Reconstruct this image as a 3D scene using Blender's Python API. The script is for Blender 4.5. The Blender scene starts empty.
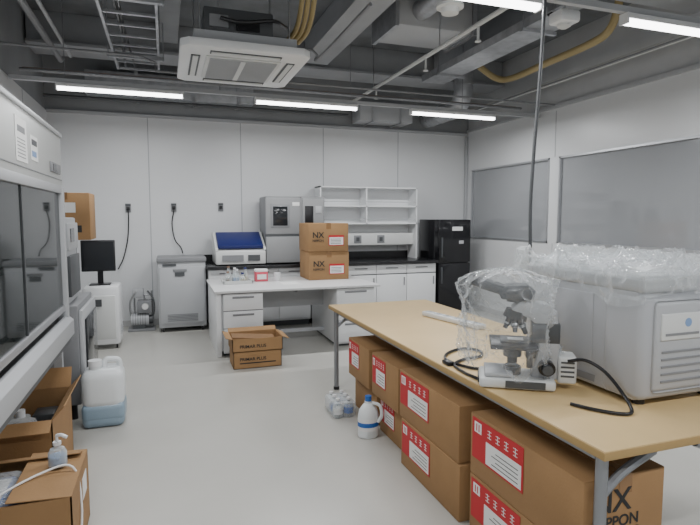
import bpy, bmesh, math, random
from mathutils import Vector, Matrix, noise
random.seed(4)
scn=bpy.context.scene
COL=scn.collection
# ---------------------------------------------------------------- materials
def mat(name,col,rough=.5,metal=0,noise_amt=0,nscale=8,bump=0,bscale=60,emit=0,spec=.5,trans=0,alpha=1):
    m=bpy.data.materials.new(name);m.use_nodes=True
    nt=m.node_tree;b=nt.nodes['Principled BSDF']
    b.inputs['Base Color'].default_value=(*col,1)
    b.inputs['Roughness'].default_value=rough
    b.inputs['Metallic'].default_value=metal
    b.inputs['Specular IOR Level'].default_value=spec
    b.inputs['Transmission Weight'].default_value=trans
    b.inputs['Alpha'].default_value=alpha
    if emit:
        b.inputs['Emission Color'].default_value=(*col,1);b.inputs['Emission Strength'].default_value=emit
    if noise_amt or bump:
        tc=nt.nodes.new('ShaderNodeTexCoord')
    if noise_amt:
        n=nt.nodes.new('ShaderNodeTexNoise');n.inputs['Scale'].default_value=nscale;n.inputs['Detail'].default_value=5
        nt.links.new(tc.outputs['Object'],n.inputs['Vector'])
        r=nt.nodes.new('ShaderNodeValToRGB')
        r.color_ramp.elements[0].position=.3;r.color_ramp.elements[1].position=.7
        r.color_ramp.elements[0].color=(*[max(0,c*(1-noise_amt)) for c in col],1)
        r.color_ramp.elements[1].color=(*[min(1,c*(1+noise_amt)) for c in col],1)
        nt.links.new(n.outputs['Fac'],r.inputs['Fac']);nt.links.new(r.outputs['Color'],b.inputs['Base Color'])
    if bump:
        n2=nt.nodes.new('ShaderNodeTexNoise');n2.inputs['Scale'].default_value=bscale;n2.inputs['Detail'].default_value=4
        nt.links.new(tc.outputs['Object'],n2.inputs['Vector'])
        bp=nt.nodes.new('ShaderNodeBump');bp.inputs['Strength'].default_value=bump;bp.inputs['Distance'].default_value=.01
        nt.links.new(n2.outputs['Fac'],bp.inputs['Height']);nt.links.new(bp.outputs['Normal'],b.inputs['Normal'])
    return m
def film(name,tint,trans_fac=.8,rough=.12,bump=.6,bscale=25,edge=.85):
    m=bpy.data.materials.new(name);m.use_nodes=True;nt=m.node_tree;nt.nodes.clear()
    o=nt.nodes.new('ShaderNodeOutputMaterial');mx=nt.nodes.new('ShaderNodeMixShader')
    t=nt.nodes.new('ShaderNodeBsdfTransparent');t.inputs['Color'].default_value=(.97,.98,.98,1)
    g=nt.nodes.new('ShaderNodeBsdfPrincipled');g.inputs['Base Color'].default_value=(*tint,1);g.inputs['Roughness'].default_value=rough
    g.inputs['Specular IOR Level'].default_value=1
    lw=nt.nodes.new('ShaderNodeLayerWeight');lw.inputs['Blend'].default_value=.35
    mr=nt.nodes.new('ShaderNodeMapRange');mr.inputs['To Min'].default_value=1-trans_fac;mr.inputs['To Max'].default_value=edge
    nt.links.new(lw.outputs['Facing'],mr.inputs['Value'])
    if bump:
        tc=nt.nodes.new('ShaderNodeTexCoord')
        n=nt.nodes.new('ShaderNodeTexNoise');n.inputs['Scale'].default_value=bscale;n.inputs['Detail'].default_value=2
        n.inputs['Distortion'].default_value=1.5
        b=nt.nodes.new('ShaderNodeBump');b.inputs['Strength'].default_value=bump;b.inputs['Distance'].default_value=.02
        nt.links.new(tc.outputs['Object'],n.inputs['Vector']);nt.links.new(n.outputs['Fac'],b.inputs['Height'])
        nt.links.new(b.outputs['Normal'],g.inputs['Normal']);nt.links.new(b.outputs['Normal'],lw.inputs['Normal'])
    nt.links.new(mr.outputs['Result'],mx.inputs['Fac']);nt.links.new(t.outputs[0],mx.inputs[1]);nt.links.new(g.outputs[0],mx.inputs[2])
    nt.links.new(mx.outputs[0],o.inputs['Surface']);return m
M=dict(
 wall=mat('wall_panel_white',(.68,.69,.70),.33,noise_amt=.02,nscale=1.5),
 wallseam=mat('seam_grey',(.40,.41,.43),.6),
 upper=mat('upper_wall_grey',(.28,.29,.30),.8,noise_amt=.08,nscale=3),
 slab=mat('slab_concrete',(.19,.20,.21),.9,noise_amt=.2,nscale=3,bump=.2),
 beam=mat('beam_grey',(.34,.35,.365),.7,noise_amt=.08,nscale=3),
 rwall=mat('right_upper_wall',(.50,.51,.52),.7,noise_amt=.05,nscale=3),
 floor=mat('vinyl_floor',(.46,.45,.415),.28,noise_amt=.035,nscale=2.2,bump=.03,bscale=30),
 base=mat('baseboard_grey',(.50,.50,.50),.6),
 white=mat('white_paint',(.76,.77,.78),.35),
 offw=mat('offwhite_plastic',(.64,.65,.64),.4),
 hoodp=mat('hood_paint',(.50,.51,.50),.4),
 lgrey=mat('light_grey_paint',(.43,.44,.455),.4),
 instr=mat('instrument_grey',(.42,.43,.45),.35),
 agrey=mat('analyzer_grey',(.22,.225,.23),.4),
 afront=mat('analyzer_front',(.27,.275,.28),.35),
 mgrey=mat('mid_grey_paint',(.22,.225,.235),.45),
 dgrey=mat('dark_grey',(.07,.075,.08),.45),
 black=mat('black_plastic',(.012,.012,.014),.3),
 blackg=mat('black_gloss',(.01,.01,.012),.12),
 ctop=mat('black_countertop',(.015,.015,.017),.25),
 steel=mat('steel',(.50,.51,.52),.3,metal=1),
 alu=mat('aluminium',(.55,.56,.58),.38,metal=.8),
 leg=mat('table_leg_metal',(.30,.31,.33),.35,metal=.7),
 galv=mat('galvanised',(.42,.43,.45),.42,metal=.6,noise_amt=.15,nscale=12),
 kraft=mat('kraft_cardboard',(.315,.18,.078),.8,noise_amt=.08,nscale=5,bump=.1,bscale=90),
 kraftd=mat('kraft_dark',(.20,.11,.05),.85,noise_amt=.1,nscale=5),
 tape=mat('packing_tape',(.26,.14,.06),.25),
 red=mat('label_red',(.50,.012,.02),.5),
 paper=mat('paper_white',(.78,.78,.77),.7),
 ink=mat('ink_black',(.02,.02,.02),.7),
 wood=mat('table_laminate',(.60,.43,.21),.42,noise_amt=.04,nscale=5),
 woode=mat('table_edge',(.38,.25,.10),.5),
 desk=mat('desk_top_grey',(.68,.68,.68),.35),
 blue=mat('blue_lid',(.012,.02,.12),.35),
 lblue=mat('logo_blue',(.20,.32,.55),.4),
 pink=mat('pink_box',(.62,.08,.12),.5),
 winp=mat('window_pane_grey',(.31,.32,.335),.06,noise_amt=.04,nscale=1,spec=.9),
 tube=mat('lamp_tube',(1,1,1),.4,emit=9),
 jug=mat('jug_plastic',(.72,.75,.76),.35,noise_amt=.03),
 liquid=mat('jug_liquid',(.25,.34,.42),.3),
 yell=mat('yellow_pipe',(.42,.33,.16),.55),
 copper=mat('brown_rod',(.20,.12,.08),.5),
 screen=mat('dark_screen',(.02,.022,.025),.1),
 bluep=mat('blue_print',(.02,.12,.42),.5),
 glass=film('sash_glass',(.03,.035,.035),.62,.03,0),
 wrap=film('plastic_wrap',(.80,.82,.84),.90,.07,.6,11,.68),
 bag=film('poly_bag',(.80,.82,.84),.88,.07,1.0,10,.72),
 bottle=film('clear_bottle',(.75,.8,.8),.7,.1,0),
)
# ---------------------------------------------------------------- builder
class B:
    def __init__(s,name):
        s.name=name;s.bm=bmesh.new();s.mats=[];s.M=Matrix();s.ch=[]
    def mi(s,m):
        m=M[m] if isinstance(m,str) else m
        if m not in s.mats:s.mats.append(m)
        return s.mats.index(m)
    def _fin(s,verts,faces,m):
        i=s.mi(m)
        for f in faces:f.material_index=i
        bmesh.ops.transform(s.bm,matrix=s.M,verts=list(verts))
    def hexa(s,p,m,bev=0,seg=2):
        v=[s.bm.verts.new(q) for q in p]
        fs=[s.bm.faces.new([v[k] for k in q]) for q in ((0,3,2,1),(4,5,6,7),(0,1,5,4),(1,2,6,5),(2,3,7,6),(3,0,4,7))]
        bmesh.ops.recalc_face_normals(s.bm,faces=fs)
        if bev:
            es=list({e for f in fs for e in f.edges})
            r=bmesh.ops.bevel(s.bm,geom=es,offset=bev,segments=seg,affect='EDGES',profile=.5)
            fs=[f for f in {f for v2 in r['verts'] for f in v2.link_faces}]
            v=list({q for f in fs for q in f.verts})
        s._fin(v,fs,m)
    def box(s,x0,x1,y0,y1,z0,z1,m,bev=0,seg=2):
        if x0>x1:x0,x1=x1,x0
        if y0>y1:y0,y1=y1,y0
        s.hexa([(x0,y0,z0),(x1,y0,z0),(x1,y1,z0),(x0,y1,z0),(x0,y0,z1),(x1,y0,z1),(x1,y1,z1),(x0,y1,z1)],m,bev,seg)
    def cyl(s,p0,p1,r,m,r2=None,seg=16):
        p0=Vector(p0);p1=Vector(p1);d=p1-p0;r2=r if r2 is None else r2
        q=d.to_track_quat('Z','Y').to_matrix()
        a=[];b=[]
        for k in range(seg):
            t=2*math.pi*k/seg;o=Vector((math.cos(t),math.sin(t),0))
            a.append(s.bm.verts.new(p0+q@(o*r)));b.append(s.bm.verts.new(p1+q@(o*r2)))
        fs=[s.bm.faces.new((a[k],a[(k+1)%seg],b[(k+1)%seg],b[k])) for k in range(seg)]
        fs.append(s.bm.faces.new(a[::-1]));fs.append(s.bm.faces.new(b))
        s._fin(a+b,fs,m)
    def tube(s,pts,r,m,seg=8,sub=6):
        P=[Vector(p) for p in pts]
        if sub>1 and len(P)>2:
            Q=[P[0]+(P[0]-P[1])]+P+[P[-1]+(P[-1]-P[-2])];out=[]
            for i in range(1,len(Q)-2):
                for k in range(sub):
                    t=k/sub;a,b,c,d=Q[i-1:i+3]
                    out.append(.5*((2*b)+(c-a)*t+(2*a-5*b+4*c-d)*t*t+(3*b-a-3*c+d)*t**3))
            out.append(P[-1]);P=out
        rings=[];up=Vector((0,0,1));n=None
        for i,p in enumerate(P):
            t=(P[min(i+1,len(P)-1)]-P[max(i-1,0)]).normalized()
            if n is None:
                n=t.cross(up)
                if n.length<.05:n=t.cross(Vector((1,0,0)))
            n=(n-t*n.dot(t)).normalized();b=t.cross(n)
            rings.append([s.bm.verts.new(p+(n*math.cos(2*math.pi*k/seg)+b*math.sin(2*math.pi*k/seg))*r) for k in range(seg)])
        fs=[]
        for i in range(len(rings)-1):
            for k in range(seg):
                fs.append(s.bm.faces.new((rings[i][k],rings[i][(k+1)%seg],rings[i+1][(k+1)%seg],rings[i+1][k])))
        fs.append(s.bm.faces.new(rings[0][::-1]));fs.append(s.bm.faces.new(rings[-1]))
        bmesh.ops.recalc_face_normals(s.bm,faces=fs)
        s._fin([v for q in rings for v in q],fs,m)
    def lathe(s,c,prof,m,seg=20,sx=1,sy=1):
        rings=[[s.bm.verts.new((c[0]+r*sx*math.cos(2*math.pi*k/seg),c[1]+r*sy*math.sin(2*math.pi*k/seg),c[2]+z)) for k in range(seg)] for r,z in prof]
        fs=[]
        for i in range(len(rings)-1):
            for k in range(seg):
                fs.append(s.bm.faces.new((rings[i][k],rings[i][(k+1)%seg],rings[i+1][(k+1)%seg],rings[i+1][k])))
        fs.append(s.bm.faces.new(rings[0][::-1]));fs.append(s.bm.faces.new(rings[-1]))
        s._fin([v for q in rings for v in q],fs,m)
    def prism(s,poly,axis,a0,a1,m,bev=0):
        def P(u,v,w):
            return {'x':(w,u,v),'y':(u,w,v),'z':(u,v,w)}[axis]
        a=[s.bm.verts.new(P(u,v,a0)) for u,v in poly];b=[s.bm.verts.new(P(u,v,a1)) for u,v in poly];n=len(poly)
        fs=[s.bm.faces.new((a[k],a[(k+1)%n],b[(k+1)%n],b[k])) for k in range(n)]
        fs.append(s.bm.faces.new(a[::-1]));fs.append(s.bm.faces.new(b))
        bmesh.ops.recalc_face_normals(s.bm,faces=fs);v=a+b
        if bev:
            es=list({e for f in fs for e in f.edges})
            r=bmesh.ops.bevel(s.bm,geom=es,offset=bev,segments=2,affect='EDGES',profile=.5)
            fs=list({f for v2 in r['verts'] for f in v2.link_faces});v=list({q for f in fs for q in f.verts})
        s._fin(v,fs,m)
    def slab(s,p0,p1,d,t,m):
        p0=Vector(p0);p1=Vector(p1);d=Vector(d);n=(p1-p0).cross(d).normalized()*t
        s.hexa([p0,p1,p1+d,p0+d,p0+n,p1+n,p1+d+n,p0+d+n],m)
    def sheet(s,nx,ny,fn,m):
        g=[[s.bm.verts.new(fn(i/nx,j/ny)) for j in range(ny+1)] for i in range(nx+1)]
        fs=[s.bm.faces.new((g[i][j],g[i+1][j],g[i+1][j+1],g[i][j+1])) for i in range(nx) for j in range(ny)]
        s._fin([v for r in g for v in r],fs,m)
    def text(s,txt,loc,rot,size,m,nm='lettering'):
        s.ch.append((txt,loc,rot,size,m,nm))
    def done(s,angle=35):
        me=bpy.data.meshes.new(s.name);s.bm.to_mesh(me);s.bm.free()
        for m in s.mats:me.materials.append(m)
        me.shade_smooth();me.set_sharp_from_angle(angle=math.radians(angle))
        o=bpy.data.objects.new(s.name,me);COL.objects.link(o)
        for txt,loc,rot,size,m,nm in s.ch:
            c=bpy.data.curves.new(nm,'FONT');c.body=txt;c.size=size;c.extrude=.0006;c.offset=size*.012;c.materials.append(M[m])
            t=bpy.data.objects.new(nm,c);COL.objects.link(t);t.location=loc;t.rotation_euler=rot;t.parent=o
        return o
RY_NEG=(math.pi/2,0,0)            # text on a face looking to -Y
XL,XR,YB,YF=-1.4,4.8,7.85,-2.6
ZP=2.87;ZS=3.8
# ---------------------------------------------------------------- shell
b=B('floor');b.box(XL-.1,XR+.1,YF-.1,YB+.1,-.1,0,'floor');b.done()
b=B('ceiling');b.box(XL-.1,XR+.1,YF-.1,YB+.1,ZS,ZS+.1,'slab');b.done()
b=B('wall_back')
b.box(XL-.1,XR+.1,YB,YB+.1,0,ZP,'wall');b.box(XL-.1,XR+.1,YB+.02,YB+.1,ZP,ZS,'upper')
for x in (-.19,1.06,2.30,3.54):b.box(x-.006,x+.006,YB-.003,YB+.001,.08,ZP,'wallseam')
b.box(XL,XR,YB-.03,YB,ZP-.02,ZP+.02,'lgrey');b.done()
b=B('wall_left')
b.box(XL-.1,XL,YF,YB,0,ZP,'wall');b.box(XL-.1,XL-.02,YF,YB,ZP,ZS,'upper')
for y in (6.6,5.4,4.2,3.0):b.box(XL-.001,XL+.003,y-.006,y+.006,.08,ZP,'wallseam')
b.done()
b=B('wall_front');b.box(XL-.1,XR+.1,YF-.1,YF,0,ZS,'wall');b.done()
WZ0,WZ1=1.16,2.28
wins=[(5.80,7.68),(2.0,5.62),(-1.8,1.8)]
b=B('wall_right')
b.box(XR,XR+.1,YF,YB,0,WZ0,'wall');b.box(XR,XR+.1,YF,YB,WZ1,ZP+.05,'wall');b.box(XR+.02,XR+.1,YF,YB,ZP+.05,ZS,'rwall')
ys=[YF,-1.8,1.8,2.0,5.62,5.80,7.68,YB]
for i in range(0,8,2):b.box(XR,XR+.1,ys[i],ys[i+1],WZ0,WZ1,'wall')
b.box(XR-.003,XR+.001,5.70,5.712,.08,WZ0,'wallseam');b.box(XR-.003,XR+.001,5.70,5.712,WZ1,ZP,'wallseam')
b.box(XR-.03,XR,YF,YB-.03,ZP+.03,ZP+.07,'lgrey')
b.done()
for i,(y0,y1) in enumerate(wins):
    b=B('window_%d'%(i+1))
    b.box(XR+.03,XR+.05,y0,y1,WZ0,WZ1,'winp')
    t=.025
    b.box(XR-.008,XR+.03,y0,y0+t,WZ0,WZ1,'alu');b.box(XR-.008,XR+.03,y1-t,y1,WZ0,WZ1,'alu')
    b.box(XR-.008,XR+.03,y0,y1,WZ0,WZ0+t,'alu');b.box(XR-.008,XR+.03,y0,y1,WZ1-t,WZ1,'alu')
    b.done()
b=B('baseboard_back');b.box(XL,XR,YB-.012,YB-.001,0,.08,'base');b.done()
b=B('baseboard_right');b.box(XR-.012,XR-.001,YF,YB-.015,0,.08,'base');b.done()
b=B('baseboard_left');b.box(XL+.001,XL+.012,YF,YB-.015,0,.08,'base');b.done()
b=B('trim_1');b.box(XR-.05,XR-.002,YB-.05,YB-.004,.09,ZP-.03,'lgrey',.008);b.done()
# ---------------------------------------------------------------- ceiling structure
def beam(name,x0,x1,y0,y1,z0,m='beam'):
    b=B(name);b.box(x0,x1,y0,y1,z0,ZS-.002,m,.01)
    return b
b=beam('ceiling_beam',XL,XR,6.9,7.25,3.45);b.box(XL,XR,6.84,7.31,3.43,3.46,'beam');b.done()
b=beam('ceiling_beam',XL,XR,3.4,3.8,3.45);b.box(XL,XR,3.34,3.86,3.43,3.46,'beam');b.done()
b=beam('ceiling_beam',1.75,2.0,3.9,6.8,3.5);b.box(1.70,2.05,3.9,6.8,3.48,3.51,'beam');b.done()
b=beam('ceiling_beam',3.6,3.85,3.9,6.8,3.5);b.done()
b=beam('ceiling_beam',.0,.2,3.9,6.8,3.55,'upper');b.done()
def lamp_row(Y,xs,z=2.78):
    b=B('lighting_rail')
    b.box(XL+.02,XR-.02,Y-.02,Y+.02,z+.05,z+.09,'lgrey')
    x=XL+.5
    while x<XR-.2:
        b.cyl((x,Y,z+.09),(x,Y,ZS),.005,'mgrey',seg=6);x+=1.5
    b.done()
    for x in xs:
        b=B('linear_light_fixture')
        b.box(x,x+1.2,Y-.035,Y+.035,z+.012,z+.048,'white',.004)
        b.prism([(Y-.03,z+.012),(Y-.022,z-.018),(Y+.022,z-.018),(Y+.03,z+.012)],'x',x+.01,x+1.19,'tube')
        b.box(x-.004,x+.01,Y-.036,Y+.036,z-.02,z+.048,'white');b.box(x+1.19,x+1.204,Y-.036,Y+.036,z-.02,z+.048,'white')
        o=b.done()
        l=bpy.data.lights.new('lamp_glow','AREA');l.shape='RECTANGLE';l.size=1.15;l.size_y=.06;l.energy=LP;l.color=(.97,.985,1)
        lo=bpy.data.objects.new('lamp_glow',l);COL.objects.link(lo);lo.location=(x+.6,Y,z-.03);lo.parent=o
LP=33
lamp_row(6.02,(-.98,.98,2.88))
lamp_row(2.80,(-.95,1.0,2.87))
lamp_row(-.3,(-.95,1.0,2.87))
# air conditioner cassette
b=B('air_conditioner')
x0,x1,y0,y1,z=.14,1.13,4.15,5.25,2.76
b.prism([(x0+.0,y0+.06),(x0+.06,y0),(x1-.06,y0),(x1,y0+.06),(x1,y1-.06),(x1-.06,y1),(x0+.06,y1),(x0,y1-.06)],'z',z,z+.06,'white',.01)
b.box(x0+.1,x1-.1,y0+.1,y1-.1,z+.05,z+.15,'lgrey')
b.box(x0+.18,x1-.28,y0+.14,y1-.2,z+.16,z+.34,'dgrey',.01);b.box(x0+.22,x0+.36,y0+.12,y0+.14,z+.19,z+.28,'mgrey');b.box(x0+.42,x0+.6,y0+.12,y0+.14,z+.18,z+.25,'black')
b.tube([(x0+.3,y0+.1,z+.25),(x0+.45,y0+.06,z+.22),(x0+.7,y0+.1,z+.27),(x0+.85,y0+.3,z+.3)],.015,'black')
b.box(x0+.2,x1-.2,y0+.22,y1-.22,z-.012,z+.005,'offw',.004)
n=26
for k in range(n):
    yy=y0+.25+(y1-y0-.5)*k/(n-1)
    b.box(x0+.23,x1-.23,yy-.004,yy+.004,z-.02,z-.011,'lgrey')
b.box(x0+.47,x0+.51,y0+.25,y1-.25,z-.022,z-.012,'offw')
for yy in (y0+.13,y1-.13):b.box(x0+.22,x1-.22,yy-.035,yy+.035,z-.006,z+.001,'dgrey');b.box(x0+.23,x1-.23,yy-.02,yy+.02,z-.012,z-.004,'offw')
for xx in (x0+.12,x1-.12):b.box(xx-.035,xx+.035,y0+.24,y1-.24,z-.006,z+.001,'dgrey');b.box(xx-.02,xx+.02,y0+.25,y1-.25,z-.012,z-.004,'offw')
for xx in (x0+.15,x1-.15):
    for yy in (y0+.15,y1-.15):b.cyl((xx,yy,z+.14),(xx,yy,ZS),.007,'steel',seg=6)
b.done()
b=B('insulated_hose')
for k in range(3):
    b.tube([(1.06+.05*k,4.75,3.05),(1.10+.05*k,4.55,3.10),(1.10+.05*k,4.35,3.25),(1.08+.05*k,4.2,3.5),(1.08+.05*k,4.1,ZS)],.022,'yell')
b.done()
def ladder(x0,x1,y0,y1,z):
    b=B('cable_ladder')
    for x in (x0,x1):b.box(x-.012,x+.012,y0,y1,z,z+.07,'galv')
    y=y0+.15
    while y<y1:
        b.box(x0,x1,y-.015,y+.015,z+.01,z+.03,'galv');y+=.3
    for y in (y0+.6,y0+2.2,y0+3.6):
        if y<y1-.1:
            b.box(x0-.06,x1+.06,y-.02,y+.02,z-.04,z,'galv')
            for x in (x0-.05,x1+.05):b.cyl((x,y,z-.05),(x,y,ZS-.002),.006,'galv',seg=6)
    b.tube([(x0+.1,y0,z+.045),(x0+.12,(y0+y1)/2,z+.045),(x0+.08,y1,z+.045)],.015,'dgrey',seg=6)
    b.tube([(x0+.16,y0,z+.045),(x0+.15,(y0+y1)/2,z+.045),(x0+.18,y1,z+.045)],.012,'black',seg=6)
    b.done()
ladder(-.46,.02,1.5,3.3,3.2);ladder(-.46,-.02,3.95,6.8,3.2)
b=B('overhead_pipe');b.tube([(-1.05,1.0,3.25),(-1.05,6.8,3.25)],.03,'mgrey',sub=1);b.done()
b=B('overhead_pipe');b.tube([(-.95,1.0,3.3),(-.95,6.8,3.3)],.018,'lgrey',sub=1);b.done()
b=B('overhead_pipe');b.tube([(-1.35,6.3,3.0),(4.7,6.3,3.0)],.018,'mgrey',sub=1);b.done()
b=B('overhead_pipe');b.tube([(-1.35,6.42,3.04),(4.7,6.42,3.04)],.012,'copper',sub=1);b.done()
b=B('overhead_conduit');b.tube([(-1.35,5.62,3.05),(-.2,5.62,3.05),(-.05,5.62,3.0),(-.05,5.62,2.92),(4.7,5.62,2.92)],.012,'mgrey',sub=1);b.done()
b=B('overhead_conduit');b.tube([(-1.35,7.42,2.98),(2.55,7.42,2.98)],.02,'dgrey',sub=1);b.done()
b=B('sprinkler_pipe')
b.tube([(2.66,7.7,3.20),(2.66,2.0,3.20)],.022,'offw',sub=1)
for y in (6.6,5.2,4.2):b.tube([(2.66,y,3.20),(2.66,y,3.06)],.012,'offw',sub=1);b.cyl((2.66,y,3.06),(2.66,y,3.05),.028,'offw')
for y in (6.7,4.9,3.2):b.cyl((2.66,y,3.2),(2.66,y,ZS-.002),.005,'steel',seg=6)
b.done()
b=B('gas_pipe')
b.tube([(3.9,6.12,3.45),(4.15,6.1,3.32),(4.25,5.9,3.28),(4.22,5.2,3.28),(4.18,4.5,3.28),(4.17,4.25,3.33),(4.17,4.15,3.5),(4.17,4.1,3.79)],.04,'yell',seg=10)
b.done()
b=B('exhaust_duct')
b.tube([(4.0,7.75,3.06),(4.0,6.95,3.06),(4.0,6.76,3.10),(4.0,6.68,3.22),(4.0,6.66,3.40),(4.0,6.66,3.79)],.13,'galv',seg=20)
for y in (7.6,7.3,7.0):b.cyl((4.0,y-.015,3.06),(4.0,y+.015,3.06),.14,'galv',seg=20)
b.cyl((4.0,6.66,3.34),(4.0,6.66,3.37),.14,'galv',seg=20)
b.done()
b=B('exhaust_duct');b.box(2.75,3.6,7.45,7.82,2.93,3.15,'lgrey',.01)
for x in (2.95,3.4):b.box(x-.015,x+.015,7.43,7.83,2.91,3.17,'galv')
b.done()
b=B('supply_air_duct');b.box(-.9,1.2,7.5,7.83,3.05,3.35,'galv',.01)
for x in (-.3,.4,1.0):b.box(x-.02,x+.02,7.48,7.84,3.03,3.37,'galv')
b.done()
b=B('supply_air_duct');b.box(2.25,3.1,5.0,5.6,3.42,3.74,'lgrey',.02);b.box(2.21,2.25,4.98,5.62,3.40,3.76,'galv');b.box(3.1,3.14,4.98,5.62,3.40,3.76,'galv')
b.cyl((2.5,5.0,3.58),(2.5,4.0,3.58),.10,'galv',seg=20);b.done()
b=B('cable_tray')
b.box(3.15,3.45,3.9,6.25,3.22,3.23,'galv');b.box(3.14,3.15,3.9,6.25,3.22,3.30,'galv');b.box(3.45,3.46,3.9,6.25,3.22,3.30,'galv')
for k in range(3):b.tube([(3.2+.08*k,3.9,3.25),(3.22+.07*k,5.0,3.25),(3.2+.08*k,6.25,3.25)],.018,('black','dgrey','lgrey')[k],seg=6)
for y in (4.2,5.8):
    for x in (3.13,3.47):b.cyl((x,y,3.2),(x,y,ZS-.002),.005,'steel',seg=6)
    b.box(3.11,3.49,y-.02,y+.02,3.19,3.22,'galv')
b.done()
b=B('overhead_pipe');b.tube([(4.55,7.4,3.15),(4.55,2.0,3.15)],.028,'offw',sub=1);b.done()
b=B('overhead_pipe');b.tube([(4.42,7.4,3.1),(4.42,2.0,3.1)],.012,'mgrey',sub=1);b.done()
b=B('overhead_pipe');b.tube([(.75,5.7,3.3),(1.55,5.7,3.3),(1.6,5.7,3.2),(1.6,4.1,3.2)],.016,'mgrey',sub=3);b.done()
b=B('smoke_detector');b.lathe((1.81,3.2,2.83),[(.03,0),(.055,.008),(.06,.02),(.06,.04),(.09,.045),(.09,.06)],'offw');b.cyl((1.81,3.2,2.89),(1.81,3.2,ZS),.01,'lgrey');b.done()
b=B('occupancy_sensor');b.box(2.50,2.66,2.95,3.09,2.80,2.88,'white',.02);b.lathe((2.58,3.02,2.77),[(.02,0),(.045,.015),(.05,.035)],'offw');b.cyl((2.58,3.02,2.88),(2.58,3.02,ZS),.008,'lgrey');b.done()
# ---------------------------------------------------------------- wall outlets with cords
def outlet(x,z,cord):
    b=B('wall_outlet_unit');b.box(x-.035,x+.035,YB-.02,YB-.001,z-.06,z+.06,'mgrey',.004);b.box(x-.022,x+.022,YB-.045,YB-.02,z-.03,z+.02,'black',.004)
    b.name='power_outlet'
    b.box(x-.035,x+.035,YB-.03,YB-.02,z+.03,z+.05,'dgrey')
    if cord:b.tube(cord,.008,'black',seg=6)
    b.done()
outlet(-.47,1.63,[(-.47,YB-.04,1.6),(-.47,YB-.03,1.45),(-.49,YB-.03,1.2),(-.55,YB-.04,.95),(-.62,YB-.06,.80)])
outlet(.12,1.64,[(.12,YB-.04,1.6),(.09,YB-.03,1.42),(.12,YB-.04,1.2),(.2,YB-.06,1.08),(.22,YB-.08,1.0)])
outlet(.76,1.65,None)
# ---------------------------------------------------------------- cartons
def label(b,x,y0,y1,z0,z1):
    "red handling label on a face looking to -X: y1 = far end"
    t=.002;W=y1-y0;H=z1-z0
    b.box(x-t,x,y0,y1,z0,z1,'red')
    e=x-t
    b.box(e-.001,e,y0+W*.03,y0+W*.70,z0+H*.05,z0+H*.58,'paper')
    for k in range(4):
        zz=z0+H*(.13+.1*k);b.box(e-.0016,e-.001,y0+W*.08,y0+W*(.58-.08*(k%2)),zz,zz+H*.018,'ink')
    a,c=.80,.95
    b.box(e-.001,e,y0+W*a,y0+W*c,z0+H*.66,z0+H*.92,'paper')
    b.box(e-.0016,e-.001,y0+W*(a+.04),y0+W*(a+.06),z0+H*.70,z0+H*.88,'red')
    b.box(e-.0016,e-.001,y0+W*(c-.06),y0+W*(c-.04),z0+H*.70,z0+H*.88,'red')
    for k in range(4):
        a=y0+W*(.10+.165*k);w=W*.075
        b.box(e-.001,e,a,a+w,z0+H*.86,z0+H*.875,'paper');b.box(e-.001,e,a,a+w,z0+H*.78,z0+H*.795,'paper');b.box(e-.001,e,a,a+w,z0+H*.70,z0+H*.715,'paper')
        b.box(e-.001,e,a+w*.42,a+w*.56,z0+H*.69,z0+H*.89,'paper')
def carton(name,x0,x1,y0,y1,z0,z1,tape='y',lab=True,nx=False,m='kraft'):
    b=B(name);b.box(x0,x1,y0,y1,z0,z1,m,.006)
    t=.0015
    if tape=='y':
        c=(x0+x1)/2
        b.box(c-.03,c+.03,y0-t,y1+t,z1,z1+t,'tape');b.box(c-.03,c+.03,y0-t,y0,z1-.07,z1,'tape');b.box(c-.002,c+.002,y0,y1,z1+t,z1+t+.0008,'kraftd')
    else:
        c=(y0+y1)/2
        b.box(x0-t,x1+t,c-.03,c+.03,z1,z1+t,'tape');b.box(x0-t,x0,c-.03,c+.03,z1-.07,z1,'tape');b.box(x0,x1,c-.002,c+.002,z1+t,z1+t+.0008,'kraftd')
    if lab:label(b,x0-.001,y0+(y1-y0)*.45,y1-.02,z0+(z1-z0)*.30,z1-.014)
    if nx:
        b.text('NX',(x0+.04,y0-.002,z0+(z1-z0)*.56),RY_NEG,(z1-z0)*.40,'ink')
        b.text('NIPPON',(x0+.04,y0-.002,z0+(z1-z0)*.36),RY_NEG,(z1-z0)*.2,'ink')
        b.text('EXPRESS',(x0+.04,y0-.002,z0+(z1-z0)*.18),RY_NEG,(z1-z0)*.2,'ink')
    return b
carton('cardboard_box',1.345,1.72,1.40,2.12,.29,.585,nx=True).done()
carton('cardboard_box',1.33,1.95,2.20,2.90,.29,.58).done()
carton('cardboard_box',1.345,1.95,2.95,3.40,.27,.56).done()
carton('cardboard_box',1.345,1.95,3.46,3.90,.27,.56).done()
carton('cardboard_box',1.345,1.72,1.42,2.12,0,.288,nx=True).done()
carton('cardboard_box',1.325,1.95,2.18,2.86,0,.288).done()
carton('cardboard_box',1.40,1.95,2.92,3.38,0,.268).done()
carton('cardboard_box',1.40,1.95,3.44,3.90,0,.268,lab=False).done()
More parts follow.
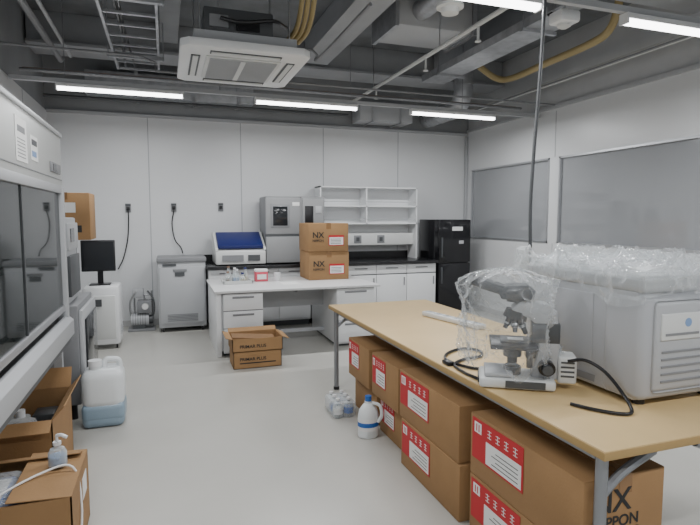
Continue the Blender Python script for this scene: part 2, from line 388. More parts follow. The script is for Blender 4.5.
# ---------------------------------------------------------------- work table
b=B('work_table')
TX0,TX1,TY0,TY1,TZ=1.33,2.27,1.30,4.39,.74
b.box(TX0,TX1,TY0,TY1,TZ-.03,TZ,'wood',.003)
b.box(TX0-.003,TX1+.003,TY0-.003,TY1+.003,TZ-.032,TZ-.004,'woode',.002)
for y0,y1 in ((TY0,2.84),(2.86,TY1)):
    b.box(TX0+.08,TX1-.08,y0+.12,y0+.15,TZ-.09,TZ-.032,'leg');b.box(TX0+.08,TX1-.08,y1-.15,y1-.12,TZ-.09,TZ-.032,'leg')
for x in (TX0+.07,TX1-.07):
    b.box(x-.015,x+.015,TY0+.1,TY1-.1,TZ-.075,TZ-.032,'leg')
for x in (TX0+.05,TX1-.24):
    for y in (TY0+.06,TY1-.06):
        b.cyl((x,y,.02),(x,y,TZ-.032),.021,'leg');b.cyl((x,y,0),(x,y,.025),.026,'black')
for y in (TY0+.06,TY1-.06):
    b.tube([(TX0+.05,y,TZ-.19),(TX0+.14,y,TZ-.12),(TX0+.28,y,TZ-.06)],.016,'leg',sub=4);b.tube([(TX1-.24,y,TZ-.19),(TX1-.32,y,TZ-.12),(TX1-.46,y,TZ-.06)],.016,'leg',sub=4)
    b.tube([(TX0+.05,y,TZ-.045),(TX1-.06,y,TZ-.045)],.016,'leg',sub=1)
b.done()
b=B('power_strip');b.M=Matrix.Translation((1.955,3.36,TZ+.002))@Matrix.Rotation(math.radians(11),4,'Z')
b.box(-.035,.035,-.31,.31,0,.035,'offw',.008)
for k in range(6):
    y=-.25+.1*k;b.box(-.02,.02,y-.035,y+.035,.035,.037,'lgrey')
    b.box(-.010,-.006,y-.009,y+.009,.037,.038,'black');b.box(.006,.010,y-.009,y+.009,.037,.038,'black')
b.done()
# large instrument with plastic sheet
b=B('plastic_wrapped_lab_instrument')
x0,x1,y0,y1,z0,z1=1.76,2.25,1.56,2.28,TZ+.02,1.27
for x in (x0+.06,x1-.06):
    for y in (y0+.06,y1-.06):b.cyl((x,y,TZ),(x,y,TZ+.03),.025,'black')
b.box(x0+.004,x1,y0+.03,y1,z0,z1-.06,'instr',.015)
b.box(x0-.004,x1+.004,y0+.01,y1+.004,z1-.07,z1,'lgrey',.02)
b.box(x0-.004,x1+.004,y0-.002,y0+.20,z0+.005,z1-.075,'instr',.03)
b.box(x0,x0+.1,y0+.24,y1-.02,z0+.02,z0+.05,'mgrey')
b.box(x0,x0+.006,y0+.26,y1-.03,z0+.08,z1-.10,'instr',.003)
for k in range(7):b.box(x0-.003,x0+.002,y1-.24,y1-.08,z0+.12+.025*k,z0+.13+.025*k,'dgrey')
b.box(x0+.05,x1-.02,y0-.012,y0+.01,z0+.04,z1-.10,'lgrey',.02)
b.box(x0+.08,x0+.30,y0-.018,y0-.008,z0+.25,z0+.36,'offw',.006)
b.box(x0+.10,x0+.28,y0-.020,y0-.016,z0+.27,z0+.28,'mgrey')
for k in range(5):b.box(x0+.09,x1-.05,y0-.016,y0-.010,z0+.08+.03*k,z0+.088+.03*k,'mgrey')
b.cyl((x0+.22,y0-.019,z0+.32),(x0+.22,y0-.016,z0+.32),.018,'lblue',seg=24)
LX=x1-x0+.03;LY=y1-y0+.03
def drape(D,amp,seed,off):
    def f(u,v):
        a=-D+(LX+2*D)*u;c=-D+(LY+2*D)*v
        dx=max(0,-a,a-LX);dy=max(0,-c,c-LY)
        x=x0-.015+min(max(a,0),LX);y=y0-.015+min(max(c,0),LY)
        w1=.06*noise.noise(Vector((a*5,c*5,seed+2)))
        P=Vector(((a+w1)*4.2,(c-w1)*5.6,seed));P2=Vector((a*11,c*11+w1*20,seed+4))
        r=max(0,1-abs(noise.noise(P))*2.6)**3;r2=max(0,1-abs(noise.noise(P2))*2.6)**3
        n=noise.noise(Vector((a*3,c*3,seed+9)))
        drop=math.hypot(dx,dy)*(1+.8*n)
        out=.008+.018*r+.010*r2+.02*abs(n)*(drop>0)
        x+=(-out if a<.01 else out if a>LX-.01 else 0);y+=(-out if c<.01 else out if c>LY-.01 else 0)
        if drop>0: return (x,y,z1+off+.008-drop+.003*r2)
        return (x+.01*n,y+.01*r,z1+off+.008+amp*r+.018*r2+amp*.5*max(0,n))
    return f
b.sheet(90,120,drape(.12,.03,2.3,0),'wrap')
b.sheet(80,110,drape(.03,.065,7.7,.010),'wrap')
b.done(60)
b=B('hanging_power_cable')
b.tube([(2.03,2.5,ZS),(2.02,2.5,3.2),(1.99,2.5,2.4),(1.96,2.5,1.9),(1.93,2.48,1.6),(1.92,2.46,1.35),(1.94,2.46,1.0),(1.97,2.46,.755)],.0095,'dgrey')
b.done()
# microscope
b=B('microscope')
S=Matrix.Translation((1.50,1.99,TZ))@Matrix.Rotation(math.radians(-32),4,'Z')@Matrix.Diagonal((1.12,1.12,1.02,1))
b.M=S
b.box(-.15,.14,-.09,.09,.004,.05,'offw',.012)
b.box(-.13,-.02,-.08,.08,.05,.07,'lgrey',.006)
b.cyl((-.02,0,.05),(-.02,0,.085),.035,'black');b.cyl((-.02,0,.085),(-.02,0,.09),.028,'screen')
b.box(-.155,-.14,-.05,.05,.014,.034,'black');b.box(-.05,.10,-.094,-.088,.012,.042,'dgrey')
b.prism([(.05,.04),(.15,.04),(.155,.20),(.145,.34),(.10,.375),(.0,.38),(-.03,.35),(-.02,.325),(.04,.31),(.07,.27),(.075,.18)],'y',-.04,.04,'lgrey',.008)
b.box(.05,.156,-.042,.042,.20,.29,'dgrey',.006)
b.box(.15,.22,-.05,.05,.03,.15,'offw',.01)
for k in range(4):b.box(.16,.21,-.052,.052,.06+.02*k,.068+.02*k,'dgrey')
for s_ in (-1,1):
    b.cyl((.105,s_*.03,.10),(.105,s_*.08,.10),.032,'black',seg=20);b.cyl((.105,s_*.08,.10),(.105,s_*.105,.10),.02,'dgrey')
b.box(-.11,.07,-.10,.10,.178,.198,'black',.004)
b.box(-.07,.04,-.05,.05,.198,.206,'dgrey',.002);b.box(-.04,.02,-.02,.02,.206,.208,'white')
b.cyl((.04,-.07,.18),(.04,-.07,.10),.012,'black')
b.cyl((-.02,0,.13),(-.02,0,.178),.036,'dgrey');b.cyl((-.02,0,.10),(-.02,0,.13),.02,'black')
b.box(.03,.08,-.03,.03,.13,.178,'black')
b.cyl((-.015,0,.30),(-.005,0,.335),.048,'black',r2=.044,seg=20)
for ang,l in ((0,.075),(90,.055),(180,.05),(270,.06)):
    d=Vector((math.cos(math.radians(ang))*.4,math.sin(math.radians(ang))*.5,-1)).normalized()
    p=Vector((-.015,0,.30))+Vector((math.cos(math.radians(ang))*.018,math.sin(math.radians(ang))*.018,0))
    b.cyl(p,p+d*l,.014,'black',r2=.009);b.cyl(p+d*l*.4,p+d*l*.55,.0145,'steel')
b.cyl((-.01,0,.375),(-.01,0,.395),.038,'dgrey',seg=20)
b.prism([(-.07,.39),(.05,.39),(.06,.43),(.03,.455),(-.05,.45),(-.085,.42)],'y',-.055,.055,'dgrey',.006)
for s_ in (-1,1):
    b.cyl((-.06,s_*.032,.425),(-.15,s_*.034,.455),.022,'dgrey');b.cyl((-.15,s_*.034,.455),(-.185,s_*.034,.467),.019,'black')
def bag(u,v):
    a=2*math.pi*u;z=.07+.435*v
    R=.155*(1 if v<.76 else max(0,1-((v-.76)/.24)**2)**.5)
    ca,sa=math.cos(a),math.sin(a)
    n=noise.noise(Vector((ca*1.8,sa*1.8,z*5)));rr=max(0,1-abs(noise.noise(Vector((ca*2.6,sa*2.6,z*9+3))))*2)**3
    r3=max(0,1-abs(noise.noise(Vector((ca*5,sa*5,z*20+7))))*2.4)**3
    r=R*(1+.22*n)+(.022*rr+.012*r3)*(1 if v<.9 else .2)
    return (-.025-.03*v+r*1.12*ca,r*.72*sa,z+.09*n*(1-v)+.010*rr+.008*r3+.010)
b.sheet(110,70,bag,'bag')
b.M=Matrix()
zc=TZ+.009
b.tube([(1.63,1.815,TZ+.14),(1.67,1.76,TZ+.155),(1.71,1.69,TZ+.12),(1.72,1.60,TZ+.05),(1.69,1.53,zc),(1.63,1.53,zc),(1.57,1.60,zc),(1.53,1.68,zc)],.0075,'black',seg=8)
b.done(60)
b=B('coiled_cable')
b.tube([(1.37,2.05,zc),(1.36,2.12,zc),(1.355,2.20,zc),(1.38,2.34,zc),(1.49,2.42,zc),(1.60,2.44,zc),(1.66,2.54,zc),(1.60,2.62,zc),(1.47,2.56,zc),(1.39,2.44,zc),(1.42,2.28,zc),(1.50,2.20,zc)],.0075,'black',seg=8)
b.box(1.345,1.38,2.34,2.41,TZ+.001,TZ+.022,'black',.006)
b.done()
# ---------------------------------------------------------------- bottles by the boxes
b=B('detergent_bottle')
c=(1.28,3.30,0)
b.lathe(c,[(.075,0),(.085,.01),(.085,.15),(.075,.19),(.045,.225),(.03,.235),(.03,.25)],'jug',24,.85,.7)
b.cyl((c[0],c[1],.25),(c[0],c[1],.285),.022,'bluep')
b.tube([(c[0]+.02,c[1]-.02,.24),(c[0]+.065,c[1]-.05,.225),(c[0]+.075,c[1]-.06,.16),(c[0]+.055,c[1]-.045,.11)],.012,'jug')
b.lathe((c[0],c[1],.055),[(.0858,0),(.0858,.08)],'paper',24,.85,.7);b.lathe((c[0],c[1],.08),[(.0866,0),(.0866,.03)],'bluep',24,.85,.7)
b.done()
b=B('wrapped_bottle_pack')
for i in range(2):
    for j in range(3):
        q=(1.19+.085*i,3.70+.085*j,.0)
        b.lathe(q,[(.034,0),(.037,.008),(.037,.09),(.03,.11),(.014,.12),(.014,.13)],'bottle',14);b.cyl((q[0],q[1],.13),(q[0],q[1],.145),.016,'white',seg=12)
        b.lathe((q[0],q[1],.03),[(.0376,0),(.0376,.045)],'bluep' if (i+j)%2 else 'paper',14)
b.box(1.145,1.325,3.655,3.915,.002,.12,'bag',.02)
b.done()
# ---------------------------------------------------------------- desk
b=B('office_desk')
b.box(.47,2.36,5.70,6.88,.695,.72,'desk',.004)
def ped(x0,x1,y0,y1):
    b.box(x0,x1,y0+.02,y1,.03,.695,'white',.004)
    for (a,c) in ((.50,.68),(.31,.49),(.05,.30)):
        b.box(x0+.004,x1-.004,y0,y0+.018,a,c,'white',.004)
        b.box(x0+.004,x1-.004,y0+.012,y0+.022,c,c+.01,'mgrey')
        b.box(x0+.10,x1-.10,y0-.008,y0,c-.05,c-.028,'mgrey',.003)
    b.box(x0+.02,x1-.02,y0+.05,y1-.05,0,.03,'dgrey')
ped(.56,.99,5.74,6.3);ped(1.84,2.31,5.76,6.85)
b.box(.49,.54,5.74,6.86,0,.695,'white',.004);b.box(.54,.56,5.8,6.3,.05,.69,'white')
b.box(.56,.99,6.32,6.86,.03,.695,'white',.004)
b.box(.99,1.84,6.3,6.32,.42,.695,'lgrey')
b.box(.99,1.84,6.28,6.33,.10,.14,'lgrey')
b.box(1.36,1.39,5.8,6.82,.66,.695,'mgrey')
b.done()
def frontlabel(b,x0,x1,y,z0,z1):
    b.box(x0,x1,y-.002,y,z0,z1,'red');b.box(x0+.01,x1-.01,y-.003,y-.002,z0+.01,z1-.025,'paper')
    for k in range(4):b.box(x0+.025,x1-.04,y-.0036,y-.003,z0+.025+.018*k,z0+.03+.018*k,'ink')
b=carton('cardboard_box',1.66,2.18,6.33,6.81,1.078,1.43,tape='y',lab=False)
frontlabel(b,1.92,2.12,6.33,1.15,1.28);b.text('NX',(1.71,6.327,1.25),RY_NEG,.10,'ink');b.text('NIPPON',(1.71,6.327,1.20),RY_NEG,.04,'ink');b.done()
b=carton('cardboard_box',1.67,2.19,6.34,6.82,.722,1.075,lab=False)
frontlabel(b,1.93,2.13,6.34,.79,.92);b.text('NX',(1.72,6.337,.89),RY_NEG,.10,'ink');b.text('NIPPON',(1.72,6.337,.84),RY_NEG,.04,'ink');b.done()
b=B('reagent_bottle_tray')
b.box(.62,.96,6.25,6.55,.722,.73,'offw');
for a in ((.62,.63,6.25,6.55),(.95,.96,6.25,6.55),(.62,.96,6.25,6.26),(.62,.96,6.54,6.55)):b.box(*a,.73,.76,'offw')
for k,(x,y,h) in enumerate(((.68,6.32,.12),(.76,6.34,.16),(.85,6.33,.1),(.70,6.46,.17),(.80,6.47,.13),(.9,6.46,.15))):
    b.lathe((x,y,.73),[(.03,0),(.032,.01),(.032,h*.6),(.014,h*.8),(.014,h)],'bottle',14);b.cyl((x,y,.73+h),(x,y,.75+h),.017,('copper','white','blue')[k%3],seg=12)
    b.lathe((x,y,.732),[(.028,0),(.03,.01),(.03,h*.35)],('copper','lblue','yell')[k%3],14)
b.done()
b=B('pink_reagent_box');b.box(1.02,1.17,6.42,6.54,.722,.84,'pink',.004);b.box(1.04,1.15,6.417,6.42,.75,.81,'paper');b.box(1.02,1.17,6.42,6.54,.84,.87,'paper',.003);b.done()
b=B('cup');b.lathe((1.29,6.45,.722),[(.03,0),(.035,.01),(.042,.10),(.038,.1)],'white');b.done()
b=B('paper_sheet');b.box(1.28,1.49,6.0,6.3,.7205,.7225,'paper');b.done()
def open_carton(name,x0,x1,y0,y1,z0,h,flaps=.14,m='kraft',fl=(1,1,1,1)):
    b=B(name);t=.006;z1=z0+h
    b.box(x0,x1,y0,y1,z0,z0+t,m)
    b.box(x0,x0+t,y0,y1,z0,z1,m);b.box(x1-t,x1,y0,y1,z0,z1,m);b.box(x0,x1,y0,y0+t,z0,z1,m);b.box(x0,x1,y1-t,y1,z0,z1,m)
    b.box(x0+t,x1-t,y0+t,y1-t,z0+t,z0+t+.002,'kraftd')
    f=flaps
    if fl[0]:b.slab((x0,y0,z1),(x0,y1,z1),(-f*.7,0,f*.55*fl[0]),.005,m)
    if fl[1]:b.slab((x1,y0,z1),(x1,y1,z1),(f*(.75-.6*max(0,-fl[1]-.5)),0,-f*.5*fl[1]),-.005,m)
    if fl[2]:b.slab((x0,y0,z1),(x1,y0,z1),(0,-f*.6,-f*.7*fl[2]),-.005,m)
    if fl[3]:b.slab((x0,y1,z1),(x1,y1,z1),(0,f*.5,f*.8*fl[3]),.005,m)
    return b
b=open_carton('open_cardboard_box',.60,1.08,5.22,5.56,0,.17,.10,fl=(0,0,0,0));b.box(.66,1.02,5.217,5.22,.05,.06,'ink');b.text('PRIMAR PLUS',(.66,5.218,.08),RY_NEG,.045,'ink');b.done()
b=open_carton('open_cardboard_box',.59,1.09,5.21,5.57,.172,.13,.09,m='kraft',fl=(.3,.6,0,.5))
b.text('PRIMAR PLUS',(.66,5.208,.21),RY_NEG,.045,'ink')
b.slab((.6,5.3,.30),(1.05,5.4,.24),(0,.13,.02),.004,'kraftd');b.done()
# ---------------------------------------------------------------- back counter
b=B('lab_counter')
CF=7.08
b.box(.50,3.88,CF,7.80,.82,.86,'ctop',.004)
def cab(x0,x1):
    b.box(x0,x1,CF+.07,7.79,.08,.82,'white')
    b.box(x0+.01,x1-.01,CF+.12,7.78,0,.08,'dgrey')
    n=max(1,round((x1-x0)/.55));w=(x1-x0)/n
    for k in range(n):
        a=x0+k*w
        b.box(a+.004,a+w-.004,CF+.05,CF+.068,.68,.81,'white',.003);b.box(a+w*.3,a+w*.7,CF+.04,CF+.05,.755,.77,'mgrey')
        b.box(a+.004,a+w-.004,CF+.05,CF+.068,.10,.665,'white',.003);b.box(a+w-.05,a+w-.035,CF+.04,CF+.05,.5,.62,'mgrey')
        b.box(a+.002,a+w-.002,CF+.06,CF+.071,.664,.682,'dgrey')
cab(.52,.98);cab(1.0,1.9);cab(1.92,3.86)
b.done()
b=B('trim_2');b.box(.50,3.88,7.815,7.845,.80,.97,'ctop');b.done()
b=B('countertop_shelf')
x0,x1,ya,yb=2.14,3.71,7.48,7.78
b.box(x0,x0+.02,ya,yb,.862,1.96,'white');b.box(x1-.02,x1,ya,yb,.862,1.96,'white')
for z in (1.94,1.66,1.40):b.box(x0,x1,ya,yb,z,z+.02,'white')
b.box(x0+.02,x1-.02,yb-.01,yb,1.06,1.96,'white')
b.box(x0+.72,x0+.74,ya,yb,1.40,1.94,'white')
b.box(x0+.02,x1-.02,ya+.10,yb-.02,1.08,1.26,'offw',.004)
for x in (x0+.62,x0+1.0):
    b.box(x-.06,x+.06,ya+.092,ya+.10,1.11,1.23,'mgrey',.003);b.box(x-.025,x+.025,ya+.086,ya+.092,1.14,1.2,'dgrey')
for k in range(2):b.box(x0+.02,x1-.02,ya-.002,ya+.004,1.47+.26*k,1.48+.26*k,'lgrey')
b.done()
b=B('benchtop_analyzer')
b.box(1.30,1.78,7.22,7.74,.875,1.79,'agrey',.012);b.box(1.78,2.12,7.18,7.74,.875,1.79,'agrey',.012)
b.box(1.29,1.79,7.19,7.24,1.27,1.77,'afront',.01);b.box(1.66,1.76,7.185,7.195,1.66,1.71,'paper',.002)
b.box(1.36,1.62,7.183,7.192,1.36,1.68,'mgrey',.006);b.box(1.39,1.59,7.179,7.185,1.39,1.65,'screen',.003)
b.box(1.29,1.79,7.17,7.24,.88,1.24,'afront',.01);b.box(1.29,1.79,7.18,7.22,1.24,1.27,'dgrey')
b.box(1.80,2.10,7.16,7.19,1.32,1.76,'afront',.006);b.box(1.83,1.95,7.153,7.162,1.38,1.66,'black',.004);b.box(1.98,2.07,7.153,7.162,1.56,1.66,'lgrey',.004)
b.box(1.80,2.10,7.16,7.19,.90,1.28,'agrey',.006);b.box(1.85,2.05,7.15,7.16,1.0,1.12,'black')
for x in (1.38,2.06):
    for y in (7.28,7.68):b.cyl((x,y,.862),(x,y,.88),.025,'black')
b.done()
b=B('benchtop_centrifuge')
b.prism([(7.16,.875),(7.74,.875),(7.74,1.22),(7.52,1.24),(7.16,1.05)],'x',.62,1.28,'offw',.012)
b.prism([(7.17,1.08),(7.50,1.25),(7.74,1.235),(7.74,1.28),(7.50,1.30),(7.16,1.13)],'x',.65,1.25,'blue',.012)
b.prism([(7.155,1.06),(7.165,1.09),(7.54,1.30),(7.74,1.29),(7.74,1.22)],'x',.615,.65,'offw',.006);b.prism([(7.155,1.06),(7.165,1.09),(7.54,1.30),(7.74,1.29),(7.74,1.22)],'x',1.25,1.285,'offw',.006)
b.box(.70,.98,7.145,7.162,.92,1.0,'mgrey');b.box(1.04,1.20,7.145,7.162,.92,1.0,'dgrey')
for x in (.68,1.2):
    for y in (7.24,7.66):b.cyl((x,y,.862),(x,y,.88),.02,'black')
b.done()
b=B('lab_refrigerator')
fx=3.90
b.box(fx,fx+.54,7.16,7.78,.03,1.47,'blackg',.006)
b.box(fx,fx+.54,7.11,7.155,.82,1.465,'blackg',.008);b.box(fx,fx+.54,7.11,7.155,.05,.805,'blackg',.008)
b.box(fx+.03,fx+.05,7.08,7.11,.9,1.2,'dgrey',.004);b.box(fx+.03,fx+.05,7.08,7.11,.5,.75,'dgrey',.004)
b.box(fx+.22,fx+.40,7.107,7.11,1.30,1.36,'paper');b.box(fx+.34,fx+.42,7.107,7.11,1.1,1.15,'lgrey')
for x in (fx+.05,fx+.5):
    for y in (7.25,7.7):b.cyl((x,y,0),(x,y,.035),.02,'black')
b.done()
b=B('grey_lab_cabinet')
b.box(-.11,.49,7.24,7.74,.06,.93,'lgrey',.012);b.box(-.12,.50,7.22,7.76,.92,.98,'mgrey',.01)
b.box(-.09,.47,7.215,7.24,.12,.86,'lgrey',.008);b.box(-.05,.12,7.208,7.216,.87,.90,'dgrey')
b.box(.08,.25,7.206,7.216,.80,.83,'mgrey')
for k in range(5):b.box(.0,.38,7.208,7.216,.15+.02*k,.158+.02*k,'mgrey')
b.box(.10,.22,7.205,7.216,.74,.79,'dgrey')
for x in (-.06,.44):
    for y in (7.3,7.7):b.cyl((x-.012,y,.03),(x+.012,y,.03),.03,'black');b.box(x-.015,x+.015,y-.02,y+.02,.04,.07,'steel')
b.done()
b=B('vacuum_pump')
b.box(-.50,-.16,7.42,7.66,0,.03,'mgrey',.004)
b.cyl((-.46,7.52,.14),(-.24,7.52,.14),.085,'lgrey',seg=20);b.cyl((-.24,7.52,.14),(-.19,7.52,.14),.06,'dgrey')
b.box(-.44,-.28,7.46,7.58,.03,.08,'dgrey')
for k in range(6):b.cyl((-.44+.03*k,7.52,.14),(-.43+.03*k,7.52,.14),.09,'mgrey',seg=20)
b.box(-.38,-.20,7.44,7.62,.24,.40,'mgrey',.01);b.cyl((-.28,7.44,.33),(-.28,7.42,.33),.045,'steel');b.cyl((-.28,7.42,.33),(-.28,7.416,.33),.038,'paper')
b.tube([(-.46,7.5,.2),(-.47,7.5,.36),(-.42,7.5,.48),(-.34,7.52,.54),(-.28,7.53,.40)],.012,'steel')
b.tube([(-.22,7.5,.14),(-.17,7.48,.25),(-.18,7.5,.42),(-.25,7.55,.52)],.012,'dgrey')
b.cyl((-.42,7.6,.03),(-.42,7.6,.46),.012,'steel');b.cyl((-.2,7.6,.03),(-.2,7.6,.52),.012,'steel');b.tube([(-.42,7.6,.46),(-.2,7.6,.46)],.01,'steel',sub=1)
b.box(-.44,-.30,7.5,7.6,.44,.56,'lgrey',.01)
b.done()
b=B('white_equipment_cabinet')
b.box(-.90,-.52,6.52,7.0,.05,.72,'white',.03)
b.box(-.87,-.56,6.508,6.53,.12,.62,'offw',.01);b.box(-.84,-.70,6.50,6.51,.50,.58,'dgrey')
for k in range(4):b.box(-.519,-.515,6.6,6.9,.15+.03*k,.16+.03*k,'lgrey')
for x in (-.86,-.56):
    for y in (6.58,6.94):b.cyl((x-.01,y,.028),(x+.01,y,.028),.028,'black');b.cyl((x,y,.03),(x,y,.07),.012,'steel')
b.done()
b=B('computer_monitor')
b.box(-.84,-.62,6.66,6.84,.722,.735,'black',.004);b.box(-.76,-.70,6.76,6.79,.735,.98,'black')
b.box(-.92,-.56,6.70,6.75,.88,1.24,'black',.008);b.box(-.905,-.575,6.696,6.70,.90,1.225,'screen')
b.done()
b=B('tall_equipment_rack')
b.box(-1.36,-.92,5.95,6.45,.05,1.27,'mgrey',.008);b.box(-1.34,-.93,5.93,5.95,.7,1.2,'lgrey',.004);b.box(-1.34,-.93,5.93,5.95,.12,.66,'dgrey',.004)
for x in (-1.32,-.96):
    for y in (6.0,6.4):b.cyl((x,y,0),(x,y,.055),.02,'black')
b.done()
b=carton('cardboard_box',-1.18,-.72,5.98,6.42,1.272,1.75,lab=False);b.box(-1.0,-.85,5.977,5.98,1.55,1.65,'paper');b.box(-.92,-.80,5.977,5.98,1.35,1.42,'ink')
b.done()
b=B('benchtop_incubator')
b.box(-1.36,-.62,4.25,5.05,.12,.86,'mgrey',.01)
b.box(-.62,-.59,4.28,5.02,.18,.82,'lgrey',.01);b.box(-.59,-.575,4.36,4.94,.28,.74,'screen',.004)
for x in (-1.3,-.68):
    for y in (4.32,4.98):b.cyl((x,y,0),(x,y,.125),.025,'black')
b.box(-1.34,-.68,4.25,4.74,.865,1.50,'lgrey',.012)
b.box(-.68,-.655,4.28,4.71,.92,1.22,'dgrey',.006);b.box(-.68,-.66,4.28,4.71,1.26,1.46,'lgrey',.006);b.box(-.66,-.655,4.35,4.5,1.32,1.42,'screen')
b.done()
# hood
b=B('fume_hood')
hx0,hx1,hy0,hy1=-1.37,-.65,2.1,4.05
b.box(hx0,hx1,hy0,hy1,1.70,2.05,'hoodp',.006)
b.box(hx1,hx1+.004,hy0+.02,hy1-.02,1.745,1.75,'mgrey')
b.box(hx1-.002,hx1+.012,hy0,hy1,2.03,2.055,'lgrey',.003)
b.box(hx0,hx0+.04,hy0,hy1,.76,1.70,'agrey')
b.box(hx0,hx1-.02,hy1-.04,hy1,.76,1.70,'agrey');b.box(hx0,hx1-.02,hy0,hy0+.04,.76,1.70,'agrey')
b.box(hx0,hx1,hy0,hy1,.70,.78,'steel',.004)
b.prism([(hx1-.02,.70),(hx1+.035,.70),(hx1+.035,.80),(hx1-.0,.83),(hx1-.02,.83)],'y',hy0,hy1,'lgrey',.003)
b.box(hx1-.02,hx1+.02,hy0+.05,hy1-.06,.66,.70,'dgrey')
b.box(hx1-.05,hx1+.01,hy1-.06,hy1,.78,1.70,'lgrey',.004);b.box(hx1-.05,hx1+.01,hy0,hy0+.05,.78,1.70,'lgrey',.004)
b.box(hx1-.03,hx1+.004,hy0,hy1,1.66,1.71,'lgrey',.003)
b.box(hx1-.03,hx1-.005,hy0+.05,hy1-.06,.87,.91,'alu',.003)
b.box(hx1-.022,hx1-.016,hy0+.05,hy1-.06,.90,1.67,'glass')
b.box(hx1-.025,hx1-.010,2.99,3.005,.90,1.67,'dgrey')
b.box(hx0+.04,hx0+.24,hy0+.1,hy1-.1,1.22,1.235,'steel')
b.box(hx0+.04,hx0+.05,hy0+.2,hy1-.2,1.3,1.66,'lgrey')
b.cyl((hx0+.15,2.3,1.64),(hx0+.15,3.8,1.64),.015,'offw')
b.box(hx0+.1,hx0+.3,3.2,3.5,.78,.98,'offw',.01);b.cyl((hx0+.2,3.7,.78),(hx0+.2,3.7,.98),.06,'bottle')
b.tube([(hx0+.06,3.9,1.45),(hx0+.2,3.88,1.3),(hx0+.3,3.85,1.1),(hx0+.3,3.7,.95)],.008,'black')
b.box(hx1+.001,hx1+.003,2.88,3.10,1.77,1.98,'paper');b.box(hx1+.003,hx1+.004,2.92,3.06,1.91,1.94,'mgrey')
for k in range(6):b.box(hx1+.003,hx1+.004,2.91,3.06,1.79+.017*k,1.794+.017*k,'mgrey')
b.box(hx1+.001,hx1+.003,3.18,3.34,1.80,1.93,'paper');b.box(hx1+.003,hx1+.004,3.20,3.32,1.88,1.91,'dgrey');b.box(hx1+.003,hx1+.004,3.20,3.30,1.82,1.85,'lblue')
b.box(hx1,hx1+.012,3.66,3.95,1.78,1.84,'mgrey',.003);b.box(hx1+.012,hx1+.014,3.70,3.80,1.79,1.83,'screen')
for y in (hy0+.03,hy1-.03):
    b.box(hx0+.02,hx0+.07,y-.025,y+.025,0,.70,'lgrey');b.box(hx1-.09,hx1-.04,y-.025,y+.025,0,.70,'lgrey');b.box(hx0+.07,hx1-.09,y-.02,y+.02,.1,.14,'lgrey')
b.box(hx0+.02,hx0+.05,hy0+.05,hy1-.05,.1,.14,'lgrey')
b.done()
# carboy
b=B('chemical_carboy')
x,y,w,d,h=-.455,4.17,.14,.13,.42
b.box(x-w-.001,x+w+.001,y-d-.001,y+d+.001,h*.30,h,'jug',.07,5)
b.box(x-w,x+w,y-d,y+d,0,h*.30,'liquid',.045,4)
b.box(x-w-.0025,x+w+.0025,y-d-.0025,y+d+.0025,h*.10,h*.42,'liquid',.04,4)
b.cyl((x-w*.35,y-d*.35,h-.01),(x-w*.35,y-d*.35,h+.03),.042,'jug',seg=20);b.cyl((x-w*.35,y-d*.35,h+.02),(x-w*.35,y-d*.35,h+.06),.046,'white',seg=24)
b.tube([(x+w*.05,y-d*.2,h-.01),(x+w*.12,y-d*.1,h+.045),(x+w*.4,y,h+.05),(x+w*.72,y+d*.1,h+.035),(x+w*.8,y+d*.15,h-.02)],.02,'jug',seg=10)
b.done()
b=open_carton('open_cardboard_box',-1.2,-.60,3.12,3.72,0,.42,.14,fl=(1,-1,.4,1))
b.cyl((-.80,3.35,.01),(-.80,3.35,.38),.05,'bottle');b.cyl((-.80,3.35,.38),(-.80,3.35,.42),.025,'white')
b.cyl((-.92,3.45,.01),(-.92,3.45,.36),.06,'bottle');b.box(-1.1,-.95,3.2,3.35,.01,.34,'mgrey',.01);b.box(-.78,-.66,3.5,3.65,.01,.33,'dgrey',.01)
b.box(-1.0,-.7,3.16,3.3,.3,.4,'bag',.03)
b.done()
X0,X1,Y0,Y1,H=-.98,-.40,2.38,2.86,.34
b=open_carton('strapped_cardboard_box',X0,X1,Y0,Y1,0,H,.10,fl=(0,0,0,0))
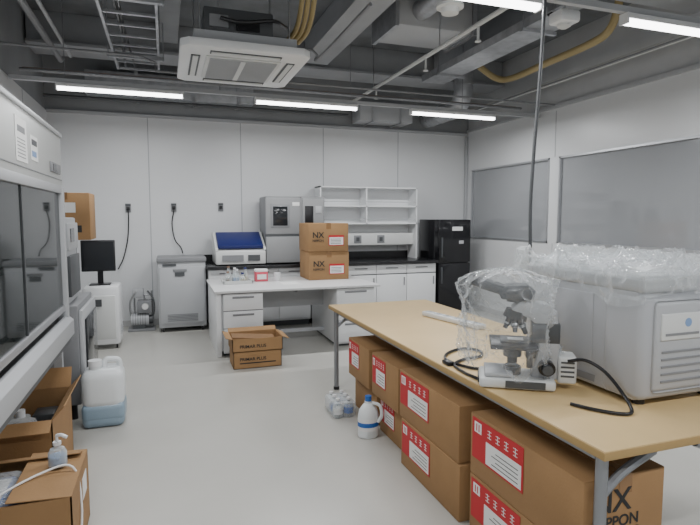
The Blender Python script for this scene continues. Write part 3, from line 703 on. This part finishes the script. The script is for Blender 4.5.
b.slab((X1,Y0,H),(X1,Y1,H),(-.24,0,.012),.004,'kraft');b.slab((X0,Y0,H),(X0,Y1,H),(-.10,0,.10),-.004,'kraft')
b.slab((X0,Y1,H),(X1-.02,Y1,H),(0,-.10,.03),.004,'kraft')
b.box(X0+.02,X0+.30,Y0+.04,Y1-.12,.02,H-.03,'bluep',.01);b.box(X0+.04,X0+.29,Y0+.06,Y1-.16,H-.03,H-.022,'paper')
b.box(X0+.03,X0+.33,Y0+.03,Y1-.1,.05,H-.004,'bag',.03)
b.tube([(X1+.006,Y0+.1,.02),(X1+.006,Y0+.2,H*.6),(X1-.03,Y0+.24,H+.025),(X1-.15,Y0+.22,H+.025),(X1-.3,Y0+.05,H+.01),(X1-.33,Y0-.006,H-.05),(X1-.3,Y0-.006,.05)],.005,'paper')
b.box(X1,X1+.002,2.66,2.78,.18,.28,'paper')
b.text('FRAGILE',(-.9,Y0-.002,.12),RY_NEG,.09,'ink')
b.done()
b=B('pump_bottle')
c=(-.50,2.68,H+.018)
b.lathe(c,[(.037,0),(.04,.006),(.04,.06),(.03,.08),(.014,.088),(.014,.098)],'bottle',18);b.lathe((c[0],c[1],c[2]+.003),[(.036,0),(.038,.045)],'lblue',18)
b.cyl((c[0],c[1],c[2]+.098),(c[0],c[1],c[2]+.112),.018,'white');b.cyl((c[0],c[1],c[2]+.11),(c[0],c[1],c[2]+.14),.006,'white')
b.tube([(c[0],c[1],c[2]+.14),(c[0]+.02,c[1]-.01,c[2]+.145),(c[0]+.045,c[1]-.02,c[2]+.135)],.008,'white')
b.done()
# ---------------------------------------------------------------- world, camera
w=bpy.data.worlds.new('World');scn.world=w;w.use_nodes=True
w.node_tree.nodes['Background'].inputs[0].default_value=(.8,.85,.9,1);w.node_tree.nodes['Background'].inputs[1].default_value=.3
cd=bpy.data.cameras.new('Camera');cam=bpy.data.objects.new('Camera',cd);COL.objects.link(cam)
cd.sensor_width=36;cd.lens=530/700*36;cd.clip_start=.05
th=math.atan(185/530*math.cos(math.radians(4.85)))
cam.location=(0,0,1.5);cam.rotation_euler=(math.radians(90-4.85),0,-th)
scn.camera=cam
